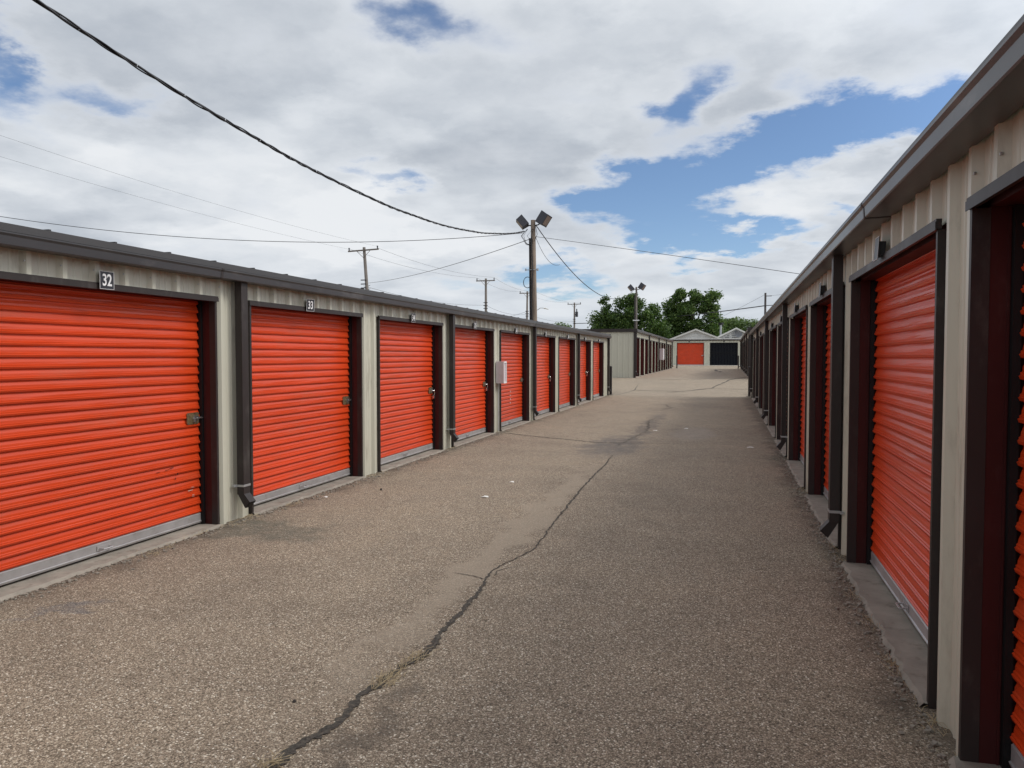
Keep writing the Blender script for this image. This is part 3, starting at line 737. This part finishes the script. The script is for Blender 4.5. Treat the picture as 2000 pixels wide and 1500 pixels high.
# ------------------------------------------------------------------ poles
def floodpole(x, y, z, top, r0, r1, label, sc_=1.0, lean=0.0, pm='wood'):
    t = thing('floodlight_pole', label, 'light pole', (x, y, z), 0, 'floodlight poles')
    p = MB().tube([(lean, 0, -.3), (lean*.5, 0, top*.5), (0, 0, top)], r0, 14, r1=r1); po = p.build('pole', M[pm], t, smooth=True)
    MB().tube([(lean*.9-.16*sc_, -.06, .2), (-.13*sc_, -.06, top-.8)], .045*sc_, 8).build('conduit', M['charcoal'], t)
    for (sx_, a, bw, bh, rot) in ((-1, .52, .30, .52, -40), (1, .53, .40, .56, 33)):
        h = MB(); bw *= sc_; bh *= sc_; d = .40*sc_
        h.add([(-bw/2,-d/2,-bh/2),(bw/2,-d/2*.85,-bh/2*.9),(bw/2,d/2*.85,-bh/2*.9),(-bw/2,d/2,-bh/2),(-bw/2,-d/2,bh/2),(bw/2,-d/2*.85,bh/2*.9),(bw/2,d/2*.85,bh/2*.9),(-bw/2,d/2,bh/2)],
              [(0,3,2,1),(4,5,6,7),(0,1,5,4),(1,2,6,5),(2,3,7,6),(3,0,4,7)])
        h.box(bw/2*1.0, bw/2*1.12, -d*.45, d*.45, -bh*.47, bh*.47)
        h.box(-bw/2*1.25, -bw/2, -.07*sc_, .07*sc_, -.09*sc_, .09*sc_)
        Rm = Matrix.Rotation(R(rot), 4, 'Y') @ Matrix.Rotation(R(-26 if sx_ > 0 else -160), 4, 'Z')
        h.xform(Rm)
        ho = h.build('floodlight', M['lamp'], t, loc=(sx_*a*sc_*.92, -.02, top+(.02 if sx_ > 0 else -.08)*sc_))
        l = MB().box(bw/2*1.121, bw/2*1.14, -d*.36, d*.36, -bh*.38, bh*.38); l.xform(Rm); l.build('lens', M['lens'], ho)
        MB().tube([(0,0,top-.25*sc_),(sx_*a*.45*sc_,-.02,top-.22*sc_),(sx_*a*.8*sc_,-.02,top-.10*sc_)], .028*sc_, 8).build('arm', M['black'], t)
    return t
fp = floodpole(-8.22, 33.0, 0, 7.65, .155, .10, 'weathered wooden floodlight pole with two lamp heads behind the near left row', lean=.10)
it = MB(); 
for zz in (5.45,): it.tube([(-.30,-.12,zz),(.28,-.12,zz)], .018, 6); it.tube([(-.30,-.12,zz-.04),(-.30,-.12,zz+.06)], .03, 6); it.tube([(.24,-.12,zz-.05),(.24,-.12,zz+.05)], .05, 6)
it.build('insulator', M['galv'], fp)
cl_ = MB(); cl_.tube([(-.12+.18*math.cos(a)-.10, -.13, 4.9+.24*math.sin(a)) for a in [i*2*math.pi/24 for i in range(25)]], .016, 6); cl_.build('cable_coil', M['cable'], fp)
dr = MB(); rr = random.Random(4)
for i in range(7):
    x0 = rr.uniform(-.3, .1); dr.tube([(x0, -.12, 7.25), (x0-.18+rr.uniform(-.1,.1), -.16, 6.95), (x0-.05, -.15, 6.70+rr.uniform(-.2,.1)), (-.02, -.11, 6.5)], .009, 5)
dr.tube([(-.05,-.125,6.9),(.02,-.14,5.5),(-.03,-.145,3.9),(.06,-.15,2.2)], .022, 6)
dr.tube([(.14,-.12,7.4),(.22,-.12,7.0),(.10,-.12,6.7)], .012, 5)
dr.build('drip_loop', M['cable'], fp)
fp2 = floodpole(-8.32, 75.0, .45, 7.90, .125, .085, 'smaller distant floodlight pole with two lamp heads in front of the dark tree', sc_=1.1, pm='greywood')
MB().box(-.30,.30,-.16,-.12,4.60,4.70).build('insulator', M['white'], fp2); 

def utility(x, y, top, base, arm, tilt, label, leanx=0, trafo=False, arm_z=.28, ry=0):
    t = thing('utility_pole', label, 'utility pole', (x, y, base), 0, 'wooden utility poles beyond the left row')
    h = top-base; lx = leanx
    MB().tube([(-lx*0+lx, 0, -.3), (0, 0, h)], .19, 10, r1=.13).build('pole', M['greywood'], t, smooth=True)
    if arm:
        a = MB().box(-arm/2, arm/2, -.20, -.10, -.06, .06); a.xform(Matrix.Translation((0,0,h-arm_z)) @ Matrix.Rotation(R(tilt), 4, 'Y')); ao = a.build('crossarm', M['greywood'], t)
        b_ = MB()
        for sg in (-1, 1): b_.tube([(sg*arm*.22, -.16, h-arm_z-.05), (0, -.14, h-arm_z-.65)], .022, 5)
        b_.build('brace', M['greywood'], t)
        i_ = MB()
        for sg in (-1, 1): i_.tube([(sg*(arm/2-.1), -.15, .06), (sg*(arm/2-.1), -.15, .30)], .05, 8, r1=.07)
        i_.xform(Matrix.Translation((0,0,h-arm_z)) @ Matrix.Rotation(R(tilt), 4, 'Y')); i_.build('insulator', M['lamp'], t)
        r_ = MB()
        for zz in (h-2.9, h-3.25, h-3.6):
            if zz > 1: r_.tube([(-.26,-.14,zz),(.26,-.14,zz)], .05, 6)
        r_.build('spool_rack', M['lamp'], t)
    if trafo:
        k = MB().tube([(.42,-.05,h-2.5),(.42,-.05,h-1.6)], .24, 12); k.tube([(.42,-.05,h-1.6),(.42,-.05,h-1.1)], .10, 8); k.box(.1,.3,-.1,0,h-2.2,h-2.0); k.build('transformer', M['lamp'], t)
    return t
utility(-30.87, 62, 11.26, 0, 2.95, -2, 'nearest leaning utility pole with wide crossarm beyond the left roof', leanx=.8)
utility(-27.76, 88, 10.95, 0, 2.35, 0, 'upright utility pole with crossarm between the leaning one and the floodlight pole')
utility(-27.74, 108, 11.04, 0, 2.3, 0, 'utility pole with crossarm just left of the wooden floodlight pole', leanx=-.15)
utility(-25.40, 132, 10.96, 0, 2.4, 0, 'farthest utility pole with a transformer right of the floodlight pole', trafo=True)
u5 = thing('utility_pole', 'plain dark utility pole without crossarm above the right row roof', 'utility pole', (4.58, 95, .66), 0)
MB().tube([(0,0,-.3),(0,0,8.41)], .16, 10, r1=.12).build('pole', M['charcoal'], u5, smooth=True)
MB().tube([(0,-.15,6.9),(0,.15,6.9)], .10, 8).build('insulator', M['lamp'], u5); MB().box(-.1,.7,-.05,.05,8.0,8.08).build('bracket', M['charcoal'], u5)
ms = thing('service_mast', 'short steel mast on the right row roof holding the end of a wire', 'mast', (2.75, 27.0, 2.6), 0)
MB().tube([(0,0,0),(0,0,1.62)], .025, 8).build('pipe', M['galv'], ms); MB().tube([(0,0,1.62),(.03,0,1.70),(.10,0,1.66)], .04, 8).build('weatherhead', M['galv'], ms)

# street lamp on the far side (pale arm beside the floodlight pole)
slm = thing('street_lamp', 'small pale street lamp arm seen just right of the floodlight pole', 'street lamp', (-27.45, 112, .5), 0)
MB().tube([(0,0,-.5),(0,0,8.0)], .09, 8, r1=.06).build('pole', M['galv'], slm)
MB().tube([(0,0,7.9),(.7,0,8.35),(1.3,0,8.3)], .045, 8).build('arm', M['galv'], slm)
MB().tube([(1.3,0,8.3),(1.5,0,8.28),(1.95,0,8.1)], .13, 8, r1=.06).build('lamp_head', M['trimwhite'], slm)

# ------------------------------------------------------------------ wires
def sagline(A, B, sag, n=40):
    A = Vector(A); B = Vector(B); out = []
    for i in range(n+1):
        t_ = i/n; p = A.lerp(B, t_); p.z -= 4*sag*t_*(1-t_); out.append(p)
    return out
def wire(name, A, B, sag, r, m, label, n=48, group='overhead wires'):
    o = MB().tube(sagline(A, B, sag, n), r, 6).build(name, m, smooth=True)
    return tag(o, label, 'wire', group)
# heavy lashed service cable
path = sagline((-8.62, 33.0, 7.17), (-8.28, 1.72, 7.05), 1.571, 420)
tw = MB()
for (ph, rad, rr_) in ((0, .013, .018), (2.1, .020, .012), (4.2, .020, .011)):
    pts = []
    for i, p in enumerate(path):
        a = ph + i*.30 + .8*math.sin(i*.07); wob = 1 + .45*math.sin(i*.19+ph)
        pts.append(p + Vector((math.cos(a)*rad*wob, 0, math.sin(a)*rad*wob)))
    tw.tube(pts, rr_, 6)
tc_ = tw.build('service_cable', M['cable'], smooth=True); tag(tc_, 'thick black twisted cable sweeping from top left down to the floodlight pole', 'cable')
ti = MB()
for i in range(8, 420, 14):
    a = path[i]; d = (path[min(i+1,420)]-path[i-1]).normalized(); ti.tube([a-d*.004, a+d*.004], .032, 8)
ti.build('cable_tie', M['galv'], tc_, smooth=True)
wire('overhead_wire', (-8.62, 33, 7.11), (-30.63, 25, 7.71), .79, .013, M['cable'], 'sagging black wire from the floodlight pole out over the left row roof')
wire('overhead_wire', (-32.27, 62, 11.13), (-37.98, 30, 12.54), .33, .0065, M['thinwire'], 'lower of two faint wires reaching the leaning utility pole from the left')
wire('overhead_wire', (-29.50, 62, 11.28), (-37.93, 30, 13.69), .43, .0065, M['thinwire'], 'upper of two faint wires reaching the leaning utility pole from the left')
wire('overhead_wire', (-30.45, 62, 8.10), (-8.40, 33, 6.81), .30, .014, M['cable'], 'straight wire linking the leaning utility pole to the floodlight pole')
wire('overhead_wire', (-8.10, 33, 6.92), (2.80, 27.0, 4.28), -.02, .010, M['cable'], 'thin wire from the floodlight pole slanting down to the right row roof')
wire('overhead_wire', (-8.08, 33, 7.41), (-8.40, 75, 8.25), 2.0, .022, M['cable'], 'deeply sagging wire between the two floodlight poles')
wire('overhead_wire', (-8.10, 33, 6.9), (-8.14, 38.3, 6.30), .42, .010, M['cable'], 'short loose loop hanging beside the near floodlight pole')
wire('overhead_wire', (-25.48, 132, 7.30), (4.58, 95, 7.57), .38, .060, M['cable'], 'thick cable crossing in front of the trees')
wire('overhead_wire', (4.58, 95, 7.57), (24, 75, 8.4), .3, .045, M['cable'], 'cable leaving the plain utility pole behind the right row')
wire('overhead_wire', (4.68, 95, 8.70), (24, 75, 10.2), .4, .014, M['thinwire'], 'thin upper wire leaving the plain utility pole to the right')
wire('overhead_wire', (4.58, 95, 8.9), (-9.5, 117, 3.5), .3, .014, M['thinwire'], 'faint guy wire slanting left from the plain utility pole')
wire('overhead_wire', (-30.3, 62, 7.9), (-38.6, 62, 5.6), .1, .02, M['cable'], 'upper short drop wire left of the leaning utility pole')
wire('overhead_wire', (-30.3, 62, 7.6), (-37.4, 62, 5.2), .3, .02, M['cable'], 'lower short drop wire left of the leaning utility pole')
k = 0
PP = [(-30.87, 62, 11.05, 1.35), (-27.76, 88, 10.95, 1.05), (-27.74, 108, 10.95, 1.05), (-25.4, 132, 10.9, 1.1)]
nm = ['leaning pole to the second utility pole', 'second utility pole to the third', 'third utility pole to the transformer pole']
for i in range(3):
    a, b_ = PP[i], PP[i+1]
    for sg, w_ in ((-1, 'left'), (1, 'right')):
        wire('overhead_wire', (a[0]+sg*a[3], a[1]-.1, a[2]+.1), (b_[0]+sg*b_[3], b_[1]-.1, b_[2]+.1), .5, .011, M['thinwire'], 'faint %s wire from the %s' % (w_, nm[i]))
    wire('overhead_wire', (a[0], a[1]-.15, a[2]-3.2), (b_[0], b_[1]-.15, b_[2]-3.2), .5, .016, M['thinwire'], 'faint lower wire from the %s' % nm[i])
wire('overhead_wire', (-27.8, 108, 8.1), (-36, 96, 4.2), .0, .02, M['thinwire'], 'guy wire slanting down left of the third utility pole')

# ------------------------------------------------------------------ litter, straw and pebbles
def straw(name, spots, label, seed, n=40, L=.11):
    rng = random.Random(seed); b = MB()
    for (x, y, rx, ry) in spots:
        for i in range(n):
            p = Vector((x + rng.gauss(0, rx), y + rng.gauss(0, ry), .006)); a = rng.uniform(0, math.pi); l = rng.uniform(.25, 1)*L
            a = a*.5 + math.pi*.25 if rx < ry else a
            q = p + Vector((math.cos(a)*l, math.sin(a)*l, rng.uniform(0, .02)))
            m_ = (p+q)/2 + Vector((rng.uniform(-.01,.01), rng.uniform(-.01,.01), rng.uniform(.0,.012)))
            b.tube([p, m_, q], .0012, 3, caps=False)
    o = b.build(name, M['straw']); tag(o, label, 'dry grass', kind='stuff'); return o
straw('dry_grass', [(-1.66,3.45,.02,.05),(-1.63,3.66,.03,.07),(-1.60,3.80,.03,.05),(-1.62,3.48,.03,.04),(-1.75,2.62,.03,.03)], 'dry straw lodged in the long middle crack', 1, 30)
straw('dry_grass', [(-4.60,6.42,.05,.15),(-4.66,6.72,.03,.08),(-4.66,5.9,.03,.2),(-4.62,9.5,.03,.25),(-4.66,12.7,.03,.2),(-4.60,5.3,.05,.12),(-4.58,7.4,.04,.12)], 'dry straw gathered at the foot of the left row', 2, 26, .09)
straw('dry_grass', [(.90,5.05,.03,.07),(.93,7.0,.03,.12),(.95,9.9,.04,.15),(.91,3.75,.03,.10),(.88,4.35,.02,.08),(.90,5.6,.03,.10),(.92,6.55,.05,.12),(.90,3.1,.02,.15)], 'dry straw gathered at the foot of the right row', 3, 26, .09)
def debris(name, n, seed, label):
    rng = random.Random(seed); b = MB()
    for i in range(n):
        side = rng.random()
        if side < .5: x = -4.66 + abs(rng.gauss(0, .07)); y = rng.uniform(3.2, 16)
        elif side < 2: x = .88 - abs(rng.gauss(0, .06)) + .005*0; y = rng.uniform(2.3, 14); x += .0052*y
        else: x = -1.66 + rng.gauss(0, .12); y = rng.uniform(2.5, 9)
        s_ = rng.uniform(.004, .013); a = rng.uniform(0, 3)
        st_ = len(b.v); b.box(-s_, s_, -s_*.7, s_*.7, 0, s_*.9); b.xform(Matrix.Translation((x, y, .001)) @ Matrix.Rotation(a, 4, 'Z') @ Matrix.Rotation(rng.uniform(-.5,.5), 4, 'X'), st_)
    o = b.build(name, M['concrete']); return tag(o, label, 'gravel', kind='stuff')
debris('gravel', 1500, 5, 'loose grit along the foot of the walls')
for (x, y, s_, lb) in ((-2.67, 8.42, .045, 'white paper scrap nearest the long middle crack'), (.46, 14.26, .06, 'white paper scrap near the right row'), (-2.65, 9.5, .035, 'tiny pale scrap farther up left of the crack'),
                      (-1.45, 16.92, .05, 'pale scrap on the grey patched asphalt'), (-.82, 17.58, .05, 'pale scrap beyond the grey patched asphalt'), (-4.45, 7.9, .03, 'small pale scrap on the sill edge of the left row')):
    p = MB().add([(-s_, -s_*.4, 0), (0, -s_*.6, .01), (s_, -s_*.3, .002), (s_*.8, s_*.5, .012), (-.1*s_, s_*.4, .016), (-s_*.9, s_*.6, .001)], [(0,1,4,5), (1,2,3,4)])
    o = p.build('paper_scrap', M['paper'], loc=(x, y, .006)); tag(o, lb, 'litter', 'scraps of litter on the asphalt')
for (x, y, s_, lb) in ((-1.96, 3.17, .010, 'small dark pebble left of the crack in the foreground'), (-4.05, 8.55, .018, 'dark pebble near the first complete left door')):
    p = MB(); p.tube([(0,0,0),(0,0,s_*.8),(0,0,s_*1.3)], s_, 8, r1=s_*.4); o = p.build('pebble', M['rock'], loc=(x, y, 0)); tag(o, lb, 'pebble')
